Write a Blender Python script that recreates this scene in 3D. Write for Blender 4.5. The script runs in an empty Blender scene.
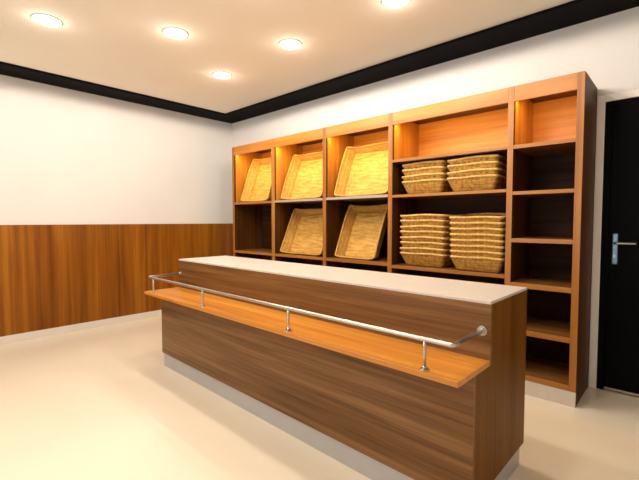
import bpy, bmesh, math, random
from mathutils import Vector, Matrix
random.seed(7)
S = bpy.context.scene
C = S.collection
R = math.radians

# ------------------------------------------------------------------ camera
cam_d = bpy.data.cameras.new('camera'); cam = bpy.data.objects.new('camera', cam_d); C.objects.link(cam)
cam_d.sensor_fit = 'HORIZONTAL'; cam_d.sensor_width = 36.0; cam_d.lens = 395.65 / 639 * 36
cam_d.clip_start = 0.05
yaw, pitch, roll = R(132.8286), R(-2.7365), R(-0.0734)
fw = Vector((math.cos(yaw) * math.cos(pitch), math.sin(yaw) * math.cos(pitch), math.sin(pitch)))
rt = Vector((math.sin(yaw), -math.cos(yaw), 0)); up = rt.cross(fw)
rt2 = rt * math.cos(roll) + up * math.sin(roll); up2 = up * math.cos(roll) - rt * math.sin(roll)
M = Matrix((rt2, up2, -fw)).transposed().to_4x4(); M.translation = Vector((4.9592, -3.452, 1.22))
cam.matrix_world = M
S.camera = cam

# ------------------------------------------------------------------ world, exposure, light levels
w = bpy.data.worlds.new('daylight'); S.world = w; w.use_nodes = True
w.node_tree.nodes['Background'].inputs[0].default_value = (0.92, 0.96, 1.0, 1)
w.node_tree.nodes['Background'].inputs[1].default_value = 2.8
S.view_settings.view_transform = 'Standard'; S.view_settings.look = 'None'
S.view_settings.gamma = 1.0; S.view_settings.use_curve_mapping = False
S.view_settings.exposure = 0.0
DOWN_W = 26.0            # each ceiling downlight
DOWN_COL = (1.0, 0.875, 0.74)
STRIP_W = 5.8            # per metre of LED strip behind the shelf fascia
STRIP_COL = (1.0, 0.62, 0.20)

# ------------------------------------------------------------------ materials
def new_mat(name):
    m = bpy.data.materials.new(name); m.use_nodes = True
    return m, m.node_tree, m.node_tree.nodes['Principled BSDF']

def plain(name, col, rough=0.5, metal=0.0, noise=0.0, nscale=6.0, bump=0.0, bscale=60, spec=0.5):
    m, t, b = new_mat(name)
    b.inputs['Roughness'].default_value = rough; b.inputs['Metallic'].default_value = metal
    b.inputs['Specular IOR Level'].default_value = spec
    tc = t.nodes.new('ShaderNodeTexCoord')
    n = t.nodes.new('ShaderNodeTexNoise'); n.inputs['Scale'].default_value = nscale; n.inputs['Detail'].default_value = 4
    t.links.new(tc.outputs['Object'], n.inputs['Vector'])
    r = t.nodes.new('ShaderNodeValToRGB')
    r.color_ramp.elements[0].position = 0.3; r.color_ramp.elements[1].position = 0.7
    r.color_ramp.elements[0].color = tuple(c * (1 - noise) for c in col) + (1,)
    r.color_ramp.elements[1].color = tuple(min(1, c * (1 + noise)) for c in col) + (1,)
    t.links.new(n.outputs['Fac'], r.inputs[0]); t.links.new(r.outputs[0], b.inputs['Base Color'])
    if bump:
        n2 = t.nodes.new('ShaderNodeTexNoise'); n2.inputs['Scale'].default_value = bscale
        t.links.new(tc.outputs['Object'], n2.inputs['Vector'])
        bp = t.nodes.new('ShaderNodeBump'); bp.inputs['Strength'].default_value = bump; bp.inputs['Distance'].default_value = 0.002
        t.links.new(n2.outputs['Fac'], bp.inputs['Height']); t.links.new(bp.outputs[0], b.inputs['Normal'])
    return m

def wood(name, dark, mid, light, axis, rough=0.35, across=26.0, along=1.1, board=None, board_axis=None, seed=0.0, spec=0.4):
    """laminate wood; the grain runs along axis ('x','y','z')"""
    m, t, b = new_mat(name)
    L = t.links.new
    b.inputs['Roughness'].default_value = rough; b.inputs['Specular IOR Level'].default_value = spec
    tc = t.nodes.new('ShaderNodeTexCoord')
    mp = t.nodes.new('ShaderNodeMapping')
    sc = [across] * 3; sc['xyz'.index(axis)] = along
    mp.inputs['Scale'].default_value = sc; mp.inputs['Location'].default_value = (seed, seed * 1.7, seed * 0.6)
    L(tc.outputs['Object'], mp.inputs['Vector'])
    n = t.nodes.new('ShaderNodeTexNoise'); n.inputs['Scale'].default_value = 1.0; n.inputs['Detail'].default_value = 7
    n.inputs['Roughness'].default_value = 0.62; n.inputs['Distortion'].default_value = 0.35
    L(mp.outputs[0], n.inputs['Vector'])
    mp2 = t.nodes.new('ShaderNodeMapping')
    sc2 = [across * 0.28] * 3; sc2['xyz'.index(axis)] = along * 0.45
    mp2.inputs['Scale'].default_value = sc2
    L(tc.outputs['Object'], mp2.inputs['Vector'])
    n2 = t.nodes.new('ShaderNodeTexNoise'); n2.inputs['Scale'].default_value = 1.0; n2.inputs['Detail'].default_value = 3
    L(mp2.outputs[0], n2.inputs['Vector'])
    mx = t.nodes.new('ShaderNodeMath'); mx.operation = 'MULTIPLY_ADD'; mx.inputs[1].default_value = 0.55
    h2 = t.nodes.new('ShaderNodeMath'); h2.operation = 'MULTIPLY'; h2.inputs[1].default_value = 0.45
    L(n2.outputs['Fac'], h2.inputs[0]); L(n.outputs['Fac'], mx.inputs[0]); L(h2.outputs[0], mx.inputs[2])
    fac = mx.outputs[0]
    if board:
        sp = t.nodes.new('ShaderNodeSeparateXYZ'); L(tc.outputs['Object'], sp.inputs[0])
        dv = t.nodes.new('ShaderNodeMath'); dv.operation = 'DIVIDE'; dv.inputs[1].default_value = board
        L(sp.outputs['XYZ'.index(board_axis.upper())], dv.inputs[0])
        fl = t.nodes.new('ShaderNodeMath'); fl.operation = 'FLOOR'; L(dv.outputs[0], fl.inputs[0])
        wn = t.nodes.new('ShaderNodeTexWhiteNoise'); wn.noise_dimensions = '1D'; L(fl.outputs[0], wn.inputs['W'])
        ad = t.nodes.new('ShaderNodeMath'); ad.operation = 'MULTIPLY_ADD'; ad.inputs[1].default_value = 0.12
        sb = t.nodes.new('ShaderNodeMath'); sb.operation = 'SUBTRACT'; sb.inputs[1].default_value = 0.06
        L(wn.outputs['Value'], ad.inputs[0]); L(fac, ad.inputs[2]); L(ad.outputs[0], sb.inputs[0]); fac = sb.outputs[0]
    r = t.nodes.new('ShaderNodeValToRGB'); e = r.color_ramp.elements
    e[0].position = 0.36; e[0].color = tuple(dark) + (1,)
    e[1].position = 0.66; e[1].color = tuple(light) + (1,)
    k = e.new(0.5); k.color = tuple(mid) + (1,)
    L(fac, r.inputs[0]); L(r.outputs[0], b.inputs['Base Color'])
    bp = t.nodes.new('ShaderNodeBump'); bp.inputs['Strength'].default_value = 0.08; bp.inputs['Distance'].default_value = 0.001
    L(n.outputs['Fac'], bp.inputs['Height']); L(bp.outputs[0], b.inputs['Normal'])
    return m

def wicker(name, dark, light, stretch=(5, 5, 85), k=0.5):
    m, t, b = new_mat(name); L = t.links.new
    b.inputs['Roughness'].default_value = 0.6; b.inputs['Specular IOR Level'].default_value = 0.25
    tc = t.nodes.new('ShaderNodeTexCoord')
    n = t.nodes.new('ShaderNodeTexNoise'); n.inputs['Scale'].default_value = 38; n.inputs['Detail'].default_value = 3
    L(tc.outputs['Object'], n.inputs['Vector'])
    mp = t.nodes.new('ShaderNodeMapping'); mp.inputs['Scale'].default_value = stretch
    L(tc.outputs['Object'], mp.inputs['Vector'])
    n2 = t.nodes.new('ShaderNodeTexNoise'); n2.inputs['Scale'].default_value = 1; L(mp.outputs[0], n2.inputs['Vector'])
    hf = t.nodes.new('ShaderNodeMix'); hf.data_type = 'FLOAT'; hf.inputs['Factor'].default_value = k
    L(n.outputs['Fac'], hf.inputs['A']); L(n2.outputs['Fac'], hf.inputs['B'])
    r = t.nodes.new('ShaderNodeValToRGB'); e = r.color_ramp.elements
    e[0].position = 0.36; e[0].color = tuple(dark) + (1,); e[1].position = 0.62; e[1].color = tuple(light) + (1,)
    L(hf.outputs['Result'], r.inputs[0]); L(r.outputs[0], b.inputs['Base Color'])
    return m

def emit(name, col, s):
    m, t, b = new_mat(name)
    b.inputs['Base Color'].default_value = tuple(col) + (1,)
    b.inputs['Emission Color'].default_value = tuple(col) + (1,); b.inputs['Emission Strength'].default_value = s
    return m

W_D, W_M, W_L = (0.030, 0.009, 0.002), (0.068, 0.023, 0.004), (0.12, 0.043, 0.008)      # walnut carcass, shade of the bays put into its colour
H_D, H_M, H_L = (0.21, 0.075, 0.011), (0.33, 0.126, 0.020), (0.42, 0.178, 0.034)          # honey tone of the wood as lit, for front edges
M_wall = plain('painted plaster white', (0.665, 0.65, 0.63), 0.9, noise=0.015, nscale=3, bump=0.15, bscale=90, spec=0.2)
M_ceil = plain('ceiling plaster', (0.89, 0.82, 0.71), 0.9, noise=0.015, nscale=2, spec=0.2)
M_black = plain('black paint', (0.004, 0.0035, 0.0035), 0.8, noise=0.1, spec=0.08)
M_floor = plain('cream poured resin floor', (0.80, 0.715, 0.575), 0.2, noise=0.03, nscale=1.2, spec=0.5)
M_base = plain('pale skirting', (0.66, 0.60, 0.53), 0.5, noise=0.02)
M_wain = wood('walnut wall panelling', (0.13, 0.037, 0.0018), (0.22, 0.069, 0.0032), (0.33, 0.125, 0.008), 'z', 0.4, across=26, along=0.7, board=0.11, board_axis='y', seed=3, spec=0.2)
M_front = wood('counter walnut, level grain', (0.085, 0.033, 0.008), (0.168, 0.075, 0.020), (0.275, 0.138, 0.050), 'x', 0.35, across=44, along=1.1, seed=1, spec=0.25)
M_side = wood('counter walnut, upright grain', (0.090, 0.032, 0.0035), (0.145, 0.054, 0.006), (0.20, 0.082, 0.011), 'z', 0.35, across=26, along=0.8, seed=5, spec=0.05)
M_ledge = wood('ledge wood', (0.40, 0.135, 0.015), (0.56, 0.215, 0.028), (0.66, 0.29, 0.048), 'x', 0.28, across=26, along=0.9, seed=8)
M_shv = wood('shelf wood, upright grain', W_D, W_M, W_L, 'z', 0.45, across=28, along=0.9, seed=2, spec=0.12)
M_shh = wood('shelf wood, level grain', W_D, W_M, W_L, 'x', 0.4, across=28, along=0.9, seed=4)
M_nv = wood('niche veneer, upright grain', (0.30, 0.10, 0.010), (0.46, 0.175, 0.018), (0.56, 0.24, 0.034), 'z', 0.4, across=28, along=0.9, seed=2.5)  # lighter copy of the shelf wood; LED glow is put into the colour
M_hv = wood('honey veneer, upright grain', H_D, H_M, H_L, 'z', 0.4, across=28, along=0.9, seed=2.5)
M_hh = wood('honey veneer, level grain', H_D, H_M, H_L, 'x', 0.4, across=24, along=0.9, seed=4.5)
M_nh = wood('niche veneer, level grain', (0.36, 0.12, 0.012), (0.54, 0.205, 0.022), (0.66, 0.29, 0.04), 'x', 0.4, across=24, along=0.9, seed=4.5)  # niche backs painted brighter to carry the strip's glow
M_fh = wood('fascia veneer, level grain', (0.30, 0.098, 0.009), (0.43, 0.155, 0.016), (0.53, 0.21, 0.028), 'x', 0.4, across=24, along=0.9, seed=7)  # brighter than the posts: light from nearby lamps painted in
M_shs = wood('shelf board, level grain', (0.09, 0.034, 0.008), (0.19, 0.08, 0.02), (0.28, 0.125, 0.035), 'x', 0.4, across=28, along=0.9, seed=9)
M_shb = wood('shelf back in shade', (0.022, 0.009, 0.004), (0.045, 0.018, 0.007), (0.075, 0.031, 0.011), 'x', 0.55, across=24, along=0.9, seed=6, spec=0.08)  # darkened so the colour holds the shade inside the bays
M_top = plain('cream stone worktop', (0.58, 0.53, 0.48), 0.35, noise=0.03, nscale=40)
M_plinth = plain('brushed grey plinth', (0.46, 0.45, 0.44), 0.42, metal=0.3, noise=0.03, nscale=8)
M_splinth = plain('pale grey shelf plinth', (0.62, 0.57, 0.50), 0.45, noise=0.03)
M_steel = plain('brushed steel', (0.50, 0.47, 0.43), 0.3, metal=1.0, noise=0.04, nscale=30)
M_door = plain('black door paint', (0.003, 0.003, 0.0035), 0.4, noise=0.1, spec=0.03)
M_skytint = plain('steel tinted by reflected daylight', (0.22, 0.38, 0.52), 0.35, metal=0.6, noise=0.05, nscale=20)  # plate steel; the blue is a daylight reflection put into the colour
M_casing = plain('white door casing', (0.86, 0.81, 0.75), 0.5, noise=0.01)
M_edge = plain('pale aluminium edge', (0.40, 0.35, 0.29), 0.45, metal=0.3, noise=0.02)
M_wick = wicker('wicker', (0.18, 0.076, 0.010), (0.56, 0.295, 0.058))
M_wickd = wicker('pale wicker', (0.40, 0.20, 0.038), (0.62, 0.37, 0.088))
M_base_w = wicker('pale woven base', (0.42, 0.205, 0.036), (0.64, 0.375, 0.085), (7, 42, 5), 0.72)
M_rim = wicker('wicker rim', (0.50, 0.29, 0.07), (0.80, 0.53, 0.18))
M_trimw = plain('white lamp trim', (0.8, 0.78, 0.74), 0.4, noise=0.01)
M_lamp = emit('downlight diffuser', (1.0, 0.93, 0.82), 14.0)
M_led = emit('LED diffuser', (1.0, 0.74, 0.40), 8.0)
mg, tg, bg = new_mat('window glass')
tr = tg.nodes.new('ShaderNodeBsdfTransparent'); gl = tg.nodes.new('ShaderNodeBsdfGlossy'); gl.inputs['Roughness'].default_value = 0.02
mixg = tg.nodes.new('ShaderNodeMixShader'); mixg.inputs[0].default_value = 0.07
tg.links.new(tr.outputs[0], mixg.inputs[1]); tg.links.new(gl.outputs[0], mixg.inputs[2])
tg.links.new(mixg.outputs[0], tg.nodes['Material Output'].inputs[0])

# ------------------------------------------------------------------ mesh helpers
def box(bm, x0, x1, y0, y1, z0, z1, bev=0.0):
    r = bmesh.ops.create_cube(bm, size=1.0)
    vs = r['verts']
    for v in vs:
        v.co = Vector((x0 + (v.co.x + 0.5) * (x1 - x0), y0 + (v.co.y + 0.5) * (y1 - y0), z0 + (v.co.z + 0.5) * (z1 - z0)))
    if bev:
        es = list({e for v in vs for e in v.link_edges})
        bmesh.ops.bevel(bm, geom=es, offset=bev, segments=2, profile=0.5, affect='EDGES')

def cyl(bm, p0, p1, r0, r1=None, seg=16, cap=True):
    r1 = r0 if r1 is None else r1
    p0, p1 = Vector(p0), Vector(p1); d = (p1 - p0).normalized()
    a = d.orthogonal().normalized(); b = d.cross(a)
    A = [bm.verts.new(p0 + (a * math.cos(2 * math.pi * i / seg) + b * math.sin(2 * math.pi * i / seg)) * r0) for i in range(seg)]
    B = [bm.verts.new(p1 + (a * math.cos(2 * math.pi * i / seg) + b * math.sin(2 * math.pi * i / seg)) * r1) for i in range(seg)]
    for i in range(seg):
        f = bm.faces.new((A[i], A[(i + 1) % seg], B[(i + 1) % seg], B[i])); f.smooth = True
    if cap:
        bm.faces.new(A[::-1]); bm.faces.new(B)

def tube(bm, pts, rad, seg=10, closed=False):
    pts = [Vector(p) for p in pts]; n = len(pts); rings = []
    prev = None
    for i, p in enumerate(pts):
        if closed: t = pts[(i + 1) % n] - pts[i - 1]
        else: t = pts[min(i + 1, n - 1)] - pts[max(i - 1, 0)]
        t.normalize()
        sc = 1.0
        if not closed and 0 < i < n - 1:
            t0 = (pts[i] - pts[i - 1]).normalized(); t1 = (pts[i + 1] - pts[i]).normalized()
        if prev is None: a = t.orthogonal().normalized()
        else:
            a = (prev - t * prev.dot(t)).normalized()
        prev = a; b = t.cross(a)
        rings.append([bm.verts.new(p + (a * math.cos(2 * math.pi * k / seg) + b * math.sin(2 * math.pi * k / seg)) * rad) for k in range(seg)])
    m = n if closed else n - 1
    for i in range(m):
        A, B = rings[i], rings[(i + 1) % n]
        off = 0
        if closed and i == n - 1:
            off = min(range(seg), key=lambda o: (A[0].co - B[o].co).length)
        for k in range(seg):
            f = bm.faces.new((A[k], A[(k + 1) % seg], B[(k + 1 + off) % seg], B[(k + off) % seg])); f.smooth = True
    if not closed:
        bm.faces.new(rings[0][::-1]); bm.faces.new(rings[-1])

def link(name, bm, mat, parent=None, label=None):
    bmesh.ops.recalc_face_normals(bm, faces=bm.faces)
    me = bpy.data.meshes.new(name); bm.to_mesh(me); bm.free()
    me.materials.append(mat)
    o = bpy.data.objects.new(name, me); C.objects.link(o)
    if parent: o.parent = parent
    if label: o['label'] = label
    return o

def part(name, mat, parent, boxes, bev=0.0, label=None):
    bm = bmesh.new()
    for b in boxes: box(bm, *b, bev)
    return link(name, bm, mat, parent, label)

def lit_front(o, mat):
    # the edge facing the room takes the lit tone; the other faces are coloured shaded
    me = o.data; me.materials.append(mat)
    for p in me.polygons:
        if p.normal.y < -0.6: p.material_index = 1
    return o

def thing(name, label, cat, loc=(0, 0, 0), rot=(0, 0, 0), group=None):
    o = bpy.data.objects.new(name, None); C.objects.link(o)
    o.empty_display_size = 0.1
    o.location = loc; o.rotation_euler = rot; o['label'] = label; o['category'] = cat
    if group: o['group'] = group
    return o

def struct(name, mat, boxes, bev=0.0, label=None, cat=None):
    o = part(name, mat, None, boxes, bev); o['kind'] = 'structure'
    if label: o['label'] = label
    if cat: o['category'] = cat
    return o

# ------------------------------------------------------------------ room shell
X1, Y1, ZC, ZB, BW = 5.75, -6.2, 2.6766, 2.6545, 0.3343
T = 0.15
struct('floor', M_floor, [(-T, X1 + T, Y1 - T, T, -0.12, 0.0)], label='glossy cream poured floor', cat='floor')
struct('ceiling', M_ceil, [(-T, X1 + T, Y1 - T, T, ZC, ZC + 0.12)], label='warm cream plaster ceiling with round downlights', cat='ceiling')
struct('wall_left', M_wall, [(-T, 0, Y1 - T, T, 0, ZC)], label='white plaster wall above walnut panelling', cat='wall')
# back wall with the doorway cut out (leaf opening x 4.5141..5.50, up to 2.0545)
DX0, DX1, DZ = 4.5141, 5.50, 2.0545
struct('wall_back', M_wall, [(0, DX0, 0, T, 0, ZC), (DX0, DX1, 0, T, DZ, ZC), (DX1, X1, 0, T, 0, ZC)], label='white plaster wall behind the shelving and black door', cat='wall')
struct('wall_right', M_wall, [(X1, X1 + T, Y1 - T, T, 0, ZC)], label='white plaster wall right of the door', cat='wall')
WX0, WX1, WZ0, WZ1 = 0.6, 4.6, 0.35, 2.35
struct('wall_front', M_wall, [(0, WX0, Y1 - T, Y1, 0, ZC), (WX1, X1, Y1 - T, Y1, 0, ZC), (WX0, WX1, Y1 - T, Y1, 0, WZ0), (WX0, WX1, Y1 - T, Y1, WZ1, ZC)],
       label='white plaster wall around the shop window', cat='wall')
wf = struct('window_1', M_casing, [(WX0, WX0 + .05, Y1 - .1, Y1 - .04, WZ0, WZ1), (WX1 - .05, WX1, Y1 - .1, Y1 - .04, WZ0, WZ1),
     (WX0 + .05, WX1 - .05, Y1 - .1, Y1 - .04, WZ0, WZ0 + .05), (WX0 + .05, WX1 - .05, Y1 - .1, Y1 - .04, WZ1 - .05, WZ1), (2.575, 2.625, Y1 - .1, Y1 - .04, WZ0 + .05, WZ1 - .05)],
     label='wide shop window with white frame', cat='window')
part('glass_pane', mg, wf, [(WX0 + .05, 2.575, Y1 - .075, Y1 - .067, WZ0 + .05, WZ1 - .05)])
part('glass_pane', mg, wf, [(2.625, WX1 - .05, Y1 - .075, Y1 - .067, WZ0 + .05, WZ1 - .05)])
# black border hung round the ceiling
struct('trim_1', M_black, [(0, X1, -BW, 0, ZB, ZC)], label='black ceiling border along the shelving wall', cat='ceiling trim')
struct('trim_2', M_black, [(0, BW, Y1, -BW, ZB, ZC)], label='black ceiling border along the panelled wall', cat='ceiling trim')
struct('trim_3', M_black, [(X1 - BW, X1, Y1, -BW, ZB, ZC)], label='black ceiling border along the right wall', cat='ceiling trim')
struct('trim_4', M_black, [(BW, X1 - BW, Y1, Y1 + BW, ZB, ZC)], label='black ceiling border above the shop window', cat='ceiling trim')
# wainscot and skirting
struct('trim_5', M_wain, [(0, 0.014, Y1, 0, 0.0793, 1.1857)], 0.001, label='walnut wall panelling with upright grain', cat='wall panelling')
struct('baseboard_left', M_base, [(0, 0.016, Y1, 0, 0, 0.0793)], 0.002, label='pale skirting below the walnut panelling', cat='baseboard')
# door
d1 = struct('door_1', M_door, [(4.558, DX1 - .045, -0.006, 0.036, 0.028, DZ - .03)], 0.002, label='black door right of the shelving with steel lever handle', cat='door')
part('door_frame', M_door, d1, [(DX0, 4.556, -0.004, 0.12, 0, DZ), (DX1 - .043, DX1, -0.004, 0.12, 0, DZ), (4.556, DX1 - .043, -0.004, 0.12, DZ - .028, DZ)], 0.001)
part('casing', M_casing, d1, [(4.4675, DX0, -0.016, 0, 0, DZ + .048), (DX1, DX1 + .05, -0.016, 0, 0, DZ + .048), (DX0, DX1, -0.016, 0, DZ, DZ + .048)], 0.002, label='white door casing')
part('weather_strip', M_edge, d1, [(4.562, DX1 - .047, -0.009, 0.02, 0.012, 0.0275)], 0.001, label='pale strip along the door foot')
part('door_stop', M_door, d1, [(4.556, DX1 - .043, 0.05, 0.1, 0, DZ - .03)])
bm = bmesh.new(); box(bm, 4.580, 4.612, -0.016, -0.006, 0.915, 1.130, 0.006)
hp = link('handle_plate', bm, M_skytint, d1, 'steel handle plate tinted blue for reflected daylight')
bm = bmesh.new(); tube(bm, [(4.596, -0.014, 1.064), (4.596, -0.040, 1.064), (4.599, -0.049, 1.064), (4.608, -0.053, 1.064), (4.715, -0.053, 1.064)], 0.0085, 12)
link('lever', bm, M_steel, hp)
bm = bmesh.new(); cyl(bm, (4.596, -0.014, 0.972), (4.596, -0.0185, 0.972), 0.009); link('lock_cylinder', bm, M_steel, hp)

# ------------------------------------------------------------------ wall shelving
D, HS, ZK = 0.4674, 2.1594, 0.100
XL, XR = 0.668, 4.4655
posts = [(XL, 0.711), (1.436, 1.494), (2.236, 2.284), (3.017, 3.061), (4.010, 4.050), (4.424, XR)]
sh = thing('display_shelving', 'walnut wall shelving of five bays holding wicker trays beside the door', 'shelving', ((XL + XR) / 2, -D / 2, 0))
ox, oy = (XL + XR) / 2, -D / 2
def sp(name, mat, boxes, bev=0.0015, parent=None, label=None):
    return part(name, mat, parent or sh, [(a - ox, b - ox, c - oy, d - oy, e, f) for a, b, c, d, e, f in boxes], bev, label)
for i, (a, b) in enumerate(posts):
    if i in (0, 5): o = sp('side_panel', M_shv, [(a, b, -D, -0.016, ZK, HS), (a + .001, b - .001, -D + .0125, -0.016, 0, ZK)])
    else: o = sp('divider', M_shv, [(a, b, -D, -0.016, ZK, HS)])
    lit_front(o, M_hv)
sp('back_panel', M_shb, [(XL + .002, XR - .002, -0.0155, -0.003, ZK, HS - .002)], 0)
sp('plinth', M_splinth, [(XL + .001, XR - .001, -D, -D + .012, 0, ZK - .0005)], 0.001, label='pale grey plinth')
for i in range(5):
    a, b = posts[i][1], posts[i + 1][0]
    sp('fascia', M_fh, [(a, b, -D, -D + .022, 2.053, HS)])
    sp('top_board', M_shh, [(a, b, -D + .022, -0.016, HS - .024, HS)])
    if i < 3: lv = [(1.430, 1.456), (0.818, 0.848), (0.44, 0.465), (ZK, .128)]
    elif i == 3: lv = [(1.728, 1.752), (1.424, 1.447), (0.805, 0.832), (0.44, 0.465), (ZK, .128)]
    else: lv = [(1.724, 1.750), (1.402, 1.427), (1.068, 1.097), (0.748, 0.783), (0.418, 0.456), (ZK, .140)]
    for z0, z1 in lv:
        s = lit_front(sp('shelf', M_shs, [(a, b, -D, -0.016, z0, z1)]), M_hh)
        if i in (1, 2) and z0 == 1.430:
            sp('edge_strip', M_edge, [(a + .002, b - .002, -D - .003, -D - .0002, z0 + .002, z1 - .002)], 0.0005, s, 'pale metal strip on the shelf edge')
    sp('niche_back', M_nh, [(a + .0045, b - .0045, -0.0205, -0.016, lv[0][1] + .001, HS - .025)], 0, label='niche back with the strip glow painted into its orange')
    for x0, x1 in ((a + .0002, a + .004), (b - .004, b - .0002)):  # linings added to brighten the niche sides by colour
        sp('niche_side', M_nv, [(x0, x1, -D + .023, -0.021, lv[0][1] + .0005, HS - .0255)], 0, label='added niche side lining, strip glow painted into its orange')
    # LED profile behind the fascia
    st = sp('light_strip', M_led, [(a + .01, b - .01, -D + .0225, -D + .036, 2.070, 2.082)], 0.001, label='warm glowing light strip')
    ld = bpy.data.lights.new('strip_light', 'AREA'); ld.shape = 'RECTANGLE'; ld.size = b - a - .03; ld.size_y = 0.012
    ld.energy = STRIP_W * (b - a); ld.color = STRIP_COL
    lo = bpy.data.objects.new('strip_light', ld); C.objects.link(lo); lo.parent = st
    lo.location = ((a + b) / 2 - ox, -D + .031 - oy, 2.067); lo.rotation_euler = (R(22), 0, 0)
# battens on the back panel that the tilted trays lean on
def batten(x0, x1, z, d):
    sp('tray_rest', M_shb, [(x0, x1, -0.016 - d, -0.016, z - .02, z)], 0.002)

# ------------------------------------------------------------------ counter
QX, QY, TH = 4.3893, -1.8139, R(-0.8248)
LN, CA, CB, CC, HT, HL, HK = 2.6500, 0.1606, 0.2988, 0.4695, 0.8937, 0.6501, 0.1122
ct = thing('shop_counter', 'long walnut shop counter with pale stone top and railed front ledge', 'counter', (QX, QY, 0), (0, 0, TH))
LT, PT = 0.022, 0.018          # ledge and panel thickness
part('plinth', M_plinth, ct, [(-LN + .014, -.014, -CA + .0094, CC - .014, 0, HK)], 0.001, 'brushed grey metal plinth')
part('front_panel', M_front, ct, [(-LN, 0, -CA, -CA + PT, HK, HL - LT - .0002)], 0.0008, 'front panel with level grain')
part('upper_panel', M_front, ct, [(-LN, 0, 0, PT, HL - LT, HT - .0132)], 0.0008, 'upper front panel with level grain')
part('back_panel', M_front, ct, [(-LN + .0185, -.0185, CC - PT, CC, HK, HT - .0132)], 0.0008)
for x0, x1 in ((-.018, 0), (-LN, -LN + .018)):
    part('side_panel', M_side, ct, [(x0, x1, PT + .0003, CC, HK, HT - .0132), (x0, x1, -CA + PT + .0003, PT + .0002, HK, HL - LT - .0002)], 0.0006, 'dark end panel with upright grain')
part('inner_shelf', M_front, ct, [(-LN + .019, -.019, -CA + PT + .001, CC - PT - .001, .40, .42)])
part('countertop', M_top, ct, [(-LN, 0, -.002, CC + .001, HT - .013, HT)], 0.002, 'pale cream stone top')
part('front_ledge', M_ledge, ct, [(-LN, 0, -CB, -0.0003, HL - LT, HL)], 0.0015, 'lighter orange wood ledge')
RZ, RO = 0.768, 0.272
rail = None
bm = bmesh.new()
xl, xr = 1.768 - QX, 4.356 - QX
rr = 0.009
# mitred corners: three straight tubes meeting in small elbows
def elbow(c, d0, d1, r=0.008, n=4):
    c = Vector(c); d0 = Vector(d0); d1 = Vector(d1); out = []
    for k in range(n + 1):
        t = k / n
        p = c + d0 * r * (1 - t) ** 2 + d1 * r * t ** 2
        out.append(p)
    return out
pts = [(xl, -.0005, RZ)] + elbow((xl, -RO, RZ), (0, 1, 0), (1, 0, 0)) + elbow((xr, -RO, RZ), (-1, 0, 0), (0, 1, 0)) + [(xr, -.0005, RZ)]
tube(bm, pts, rr, 14)
rail = link('guard_rail', bm, M_steel, ct, 'brushed steel guard rail')
for x in (xl, xr):
    bm = bmesh.new(); cyl(bm, (x, -.0004, RZ), (x, -.007, RZ), 0.021, 0.020, 20); cyl(bm, (x, -.007, RZ), (x, -.018, RZ), 0.0135, 0.0125, 20)
    link('wall_flange', bm, M_steel, rail)
for wx in (1.850, 2.605, 3.462, 4.243):
    x = wx - QX
    bm = bmesh.new(); cyl(bm, (x, -RO, HL + .004), (x, -RO, RZ - .004), 0.0065, seg=14)
    po = link('rail_post', bm, M_steel, ct)
    bm = bmesh.new(); cyl(bm, (x, -RO, HL), (x, -RO, HL + .005), 0.019, 0.018, 20); cyl(bm, (x, -RO, HL + .005), (x, -RO, HL + .016), 0.011, 0.008, 20)
    link('post_foot', bm, M_steel, po)

# ------------------------------------------------------------------ wicker trays
def ring(wd, dp, r, n):
    """n points of a rounded rectangle with outward normals, evenly along its outline"""
    a, b = wd / 2 - r, dp / 2 - r
    segs = [('l', (a, -b - r), (-1, 0), 0)]
    out = []; per = 4 * a + 4 * b + 2 * math.pi * r
    for i in range(n):
        s = per * i / n
        for kind in range(8):
            ln = (2 * b, math.pi * r / 2, 2 * a, math.pi * r / 2)[kind % 4]
            if s <= ln or kind == 7:
                break
            s -= ln
        if kind == 0: p, q = (a + r, -b + s), (1, 0)
        elif kind == 2: p, q = (a - s, b + r), (0, 1)
        elif kind == 4: p, q = (-a - r, b - s), (-1, 0)
        elif kind == 6: p, q = (-a + s, -b - r), (0, -1)
        else:
            t = s / r + (kind // 2) * math.pi / 2
            cx, cy = ((a, b), (-a, b), (-a, -b), (a, -b))[kind // 2]
            q = (math.cos(t), math.sin(t)); p = (cx + r * q[0], cy + r * q[1])
        out.append((Vector((p[0], p[1], 0)), Vector((q[0], q[1], 0))))
    return out

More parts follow.
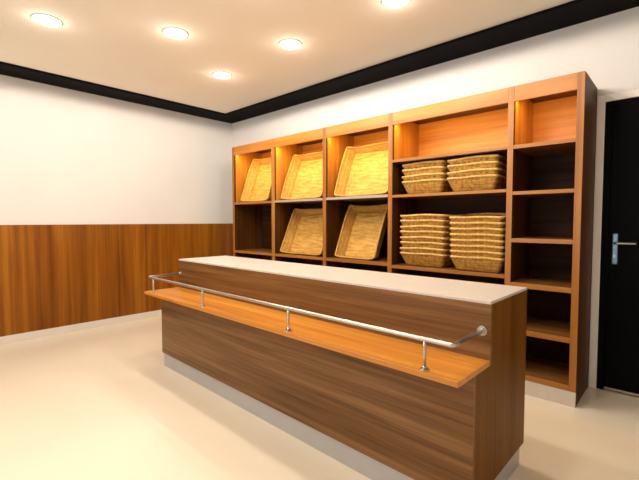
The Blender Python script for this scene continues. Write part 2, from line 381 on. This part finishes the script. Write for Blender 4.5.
def tray(W, Dp, H, flare, rows, mats, label, cat, group, n_st=None, sag=0.0, cr=0.022):
    """W x Dp at the rim; sides slope in by flare towards the base; origin at the base centre"""
    root = thing('wicker_tray', label, cat, group=group)
    n = n_st or 2 * int((W + Dp) / 0.017)
    n += n % 2
    th, A = 0.0045, 0.0019
    bm = bmesh.new(); prev = []
    nr = rows * 2
    wob = [random.uniform(0, 6.28) for _ in range(3)]
    def zc(p, t):
        z = 1 + t * 0.022 * (math.sin(9 * p.x + wob[0]) + math.sin(17 * p.x + 5 * p.y + wob[1]) + math.sin(13 * p.y + wob[2]))
        return z - sag * t * (1 - min(1, abs(2 * p.x / W)) ** 5) * (1 if abs(p.y) > Dp * .35 else 0.3)
    for side in (1, -1):
        rings_ = []
        for j in range(nr + 1):
            t = j / nr; z = 0.004 + (H - 0.008) * t
            pr = ring(W - 2 * flare * (1 - t) - .006, Dp - 2 * flare * (1 - t) - .006, cr, n)
            mid = j % 2
            rw = j // 2
            R_ = []
            for k, (p, q) in enumerate(pr):
                d = (A * (1 if (k + rw) % 2 else -1) + 0.0004 * side) if mid else -0.0012 * side
                R_.append(bm.verts.new((p + q * (d + side * th / 2 - th / 2)) + Vector((0, 0, z * zc(p, t)))))
            rings_.append(R_)
        for j in range(nr):
            for k in range(n):
                a, b, c, d = rings_[j][k], rings_[j][(k + 1) % n], rings_[j + 1][(k + 1) % n], rings_[j + 1][k]
                f = bm.faces.new((a, b, c, d) if side > 0 else (d, c, b, a)); f.smooth = True
        prev.append(rings_)
    for j in (0, nr):
        for k in range(n):
            bm.faces.new((prev[0][j][k], prev[0][j][(k + 1) % n], prev[1][j][(k + 1) % n], prev[1][j][k]))
    link('woven_side', bm, mats[0], root)
    # woven base
    bw, bd = W - 2 * flare - .012, Dp - 2 * flare - .012
    ny = int(bd / 0.032) * 2; nx = int(bw / 0.030) * 2
    bm = bmesh.new()
    r = 0.020
    lay = []
    for side in (1, -1):
        G = []
        for j in range(ny + 1):
            row = []
            for i in range(nx + 1):
                x, y = -bw / 2 + bw * i / nx, -bd / 2 + bd * j / ny
                ax, ay = abs(x) - (bw / 2 - r), abs(y) - (bd / 2 - r)
                if ax > 0 and ay > 0:
                    l = math.hypot(ax, ay)
                    if l > r:
                        x = math.copysign(bw / 2 - r + ax * r / l, x); y = math.copysign(bd / 2 - r + ay * r / l, y)
                edge = i in (0, nx) or j in (0, ny)
                dz = 0 if edge else (0.0022 * (1 if (i + j // 2) % 2 else -1) + 0.0018 * side if j % 2 else -0.0018 * side)
                row.append(bm.verts.new((x, y, 0.0058 + dz + side * 0.0018)))
            G.append(row)
        for j in range(ny):
            for i in range(nx):
                q = (G[j][i], G[j][i + 1], G[j + 1][i + 1], G[j + 1][i])
                f = bm.faces.new(q if side > 0 else q[::-1]); f.smooth = True
        lay.append(G)
    def brd(G):
        return G[0][:-1] + [g[-1] for g in G[:-1]] + G[-1][:0:-1] + [g[0] for g in G[:0:-1]]
    b0, b1 = brd(lay[0]), brd(lay[1])
    for i in range(len(b0)):
        bm.faces.new((b0[i], b0[(i + 1) % len(b0)], b1[(i + 1) % len(b0)], b1[i]))
    link('woven_base', bm, mats[2], root)
    # braided rim: two strands twisted round the top edge
    bm = bmesh.new(); m = 2 * int((W + Dp) * 60); tw = int((W + Dp) * 2 / 0.055)
    pr = ring(W - .012, Dp - .012, cr, m)
    for ph in (0, math.pi):
        pts = []
        for k, (p, q) in enumerate(pr):
            a = 2 * math.pi * tw * k / m + ph
            pts.append(p + q * (0.0050 * math.cos(a)) + Vector((0, 0, H * zc(p, 1) - 0.002 + 0.0050 * math.sin(a))))
        tube(bm, pts, 0.0062, 6, closed=True)
    link('braided_rim', bm, mats[1], root)
    return root

def dup(root, label, group):
    r = root.copy(); C.objects.link(r); r['label'] = label; r['group'] = group
    for ch in list(root.children):
        c = ch.copy(); C.objects.link(c); c.parent = r
    return r

# nested stacks in the wide bay
ORD = ['lowest', 'second from bottom', 'third from bottom', 'fourth from bottom', 'fifth from bottom', 'sixth from bottom', 'seventh from bottom', 'topmost']
SW, SD, SH = 0.425, 0.385, 0.108
first = tray(SW, SD, SH, 0.041, 6, (M_wick, M_rim, M_wick), 'x', 'basket', 'x')
used = False
def stack(cx, cy, z0, n, where, group, sc, step, tip=0.0):
    global used
    pos = Vector((cx, cy, z0))
    for k in range(n):
        lab = 'wicker tray %s %s' % ('topmost in' if k == n - 1 else ORD[k] + ' in', where)
        if used: o = dup(first, lab, group)
        else: o = first; o['label'] = lab; o['group'] = group; used = True
        j = 0 if k == 0 else (0.3 if tip else 1)
        o.scale = (sc, sc, 1)
        o.location = pos + Vector((j * random.uniform(-.0012, .0012), j * random.uniform(-.0012, .0012), 0))
        o.rotation_euler = (R(k * tip + j * random.uniform(-.07, .07)), j * R(random.uniform(-.15, .15)), R(random.uniform(-.25, .25)) + (math.pi if k % 2 and not tip else 0))
        pos = pos + Vector((0, -math.sin(R(k * tip)), math.cos(R(k * tip)))) * step
stack(3.325, -0.243, 0.8322, 8, 'the tall left stack', 'trays in the tall left stack', 1.0, 0.0468)
stack(3.796, -0.297, 0.8322, 8, 'the tall right stack', 'trays in the tall right stack', 0.955, 0.0458, 0.7)
stack(3.315, -0.240, 1.4472, 4, 'the short left stack above', 'trays in the short left stack', 0.93, 0.0505)
stack(3.735, -0.242, 1.4472, 4, 'the short right stack above', 'trays in the short right stack', 0.95, 0.0495)

# tilted display trays in the three left bays
def lean(root, cx, yf, z0, tilt, Dp, flare, H, W):
    """stand the tray on its long base edge at (yf, z0), leaning back"""
    base_half = Dp / 2 - flare
    a = R(tilt)
    root.rotation_euler = (a, 0, 0)
    # front base edge local (0,-base_half,0)
    y = yf + base_half * math.cos(a); z = z0 + base_half * math.sin(a)
    root.location = (cx, y, z)
    # batten touching the underside near its top
    bpy.context.view_layer.update()
    low = min((c.matrix_world @ v.co).z for c in root.children for v in c.data.vertices)
    up_ = z0 + 0.0003 - low; root.location.z += up_
    s = 2 * base_half * 0.86
    by, bz = yf + s * math.cos(a), z0 + up_ + s * math.sin(a)
    bz2 = bz
    dpt = -0.016 - by - 0.003
    if dpt > 0.005: batten(cx - W * .3, cx + W * .3, bz2, dpt)
TG = 'tilted wicker trays on the left bays'
def disp(cx, z0, yf, W, Dp, tilt, label, H=0.118, flare=0.034):
    r = tray(W, Dp, H, flare, 7, (M_wickd, M_wickd, M_base_w), label, 'basket', TG, sag=0.34, cr=0.014)
    lean(r, cx, yf, z0, tilt, Dp, flare, H, W)
    return r
disp(1.055, 1.4562, -0.315, 0.53, 0.595, 69, 'tilted wicker tray alone in the leftmost bay, over an empty shelf')
disp(1.865, 1.4562, -0.315, 0.63, 0.565, 68, 'large tilted wicker tray on the upper shelf of the second bay from the left')
disp(2.670, 1.4562, -0.315, 0.64, 0.555, 68, 'large tilted wicker tray on the upper shelf next to the wide bay')
disp(1.865, 0.8482, -0.325, 0.64, 0.555, 65, 'tilted wicker tray on the lower shelf, right of the empty shelf')
disp(2.612, 0.8482, -0.325, 0.49, 0.575, 65, 'narrower tilted wicker tray on the lower shelf next to the stacked trays')

# ------------------------------------------------------------------ ceiling downlights
def downlight(x, y, label):
    t = thing('ceiling_downlight', label, 'ceiling light', (x, y, ZC), group='round downlights in the ceiling')
    bm = bmesh.new()
    n = 36
    prof = [(0.083, -0.001), (0.085, -0.006), (0.090, -0.007), (0.096, -0.004), (0.097, 0.0)]
    rs = [[bm.verts.new((r_ * math.cos(2 * math.pi * k / n), r_ * math.sin(2 * math.pi * k / n), z)) for k in range(n)] for r_, z in prof]
    for a, b in zip(rs, rs[1:]):
        for k in range(n):
            f = bm.faces.new((a[k], a[(k + 1) % n], b[(k + 1) % n], b[k])); f.smooth = True
    link('trim_ring', bm, M_trimw, t)
    bm = bmesh.new(); cyl(bm, (0, 0, -0.0005), (0, 0, -0.005), 0.083, 0.081, 36)
    dsc = link('diffuser', bm, M_lamp, t, 'glowing lamp face')
    ld = bpy.data.lights.new('lamp_light', 'SPOT'); ld.energy = DOWN_W; ld.color = DOWN_COL
    ld.spot_size = R(180); ld.spot_blend = 0.04; ld.shadow_soft_size = 0.06
    gd = bpy.data.lights.new('lamp_glow', 'POINT'); gd.energy = DOWN_W * 0.045; gd.color = DOWN_COL; gd.shadow_soft_size = 0.03
    go = bpy.data.objects.new('lamp_glow', gd); C.objects.link(go); go.parent = dsc; go.location = (0, 0, -0.06)
    lo = bpy.data.objects.new('lamp_light', ld); C.objects.link(lo); lo.parent = dsc; lo.location = (0, 0, -0.09)
    return t
downlight(1.517, -2.638, 'round ceiling downlight above the bare floor, leftmost and nearest')
downlight(2.010, -1.908, 'round ceiling downlight above the left end of the counter')
downlight(2.521, -1.170, 'round ceiling downlight between the counter and the second shelving bay')
downlight(1.515, -1.163, 'round ceiling downlight closest to the corner of the black border')
downlight(3.507, -1.139, 'round ceiling downlight in front of the stacked trays, cut by the picture top')
for x, y, l in ((3.02, -1.9, 'middle of the counter'), (4.02, -1.9, 'right end of the counter'), (2.52, -2.64, 'floor before the counter'), (3.52, -2.64, 'customer side of the counter'),
             (3.02, -3.38, 'floor behind the viewer'), (2.52, -4.12, 'floor before the window')):
    downlight(x, y, 'round ceiling downlight over the ' + l)
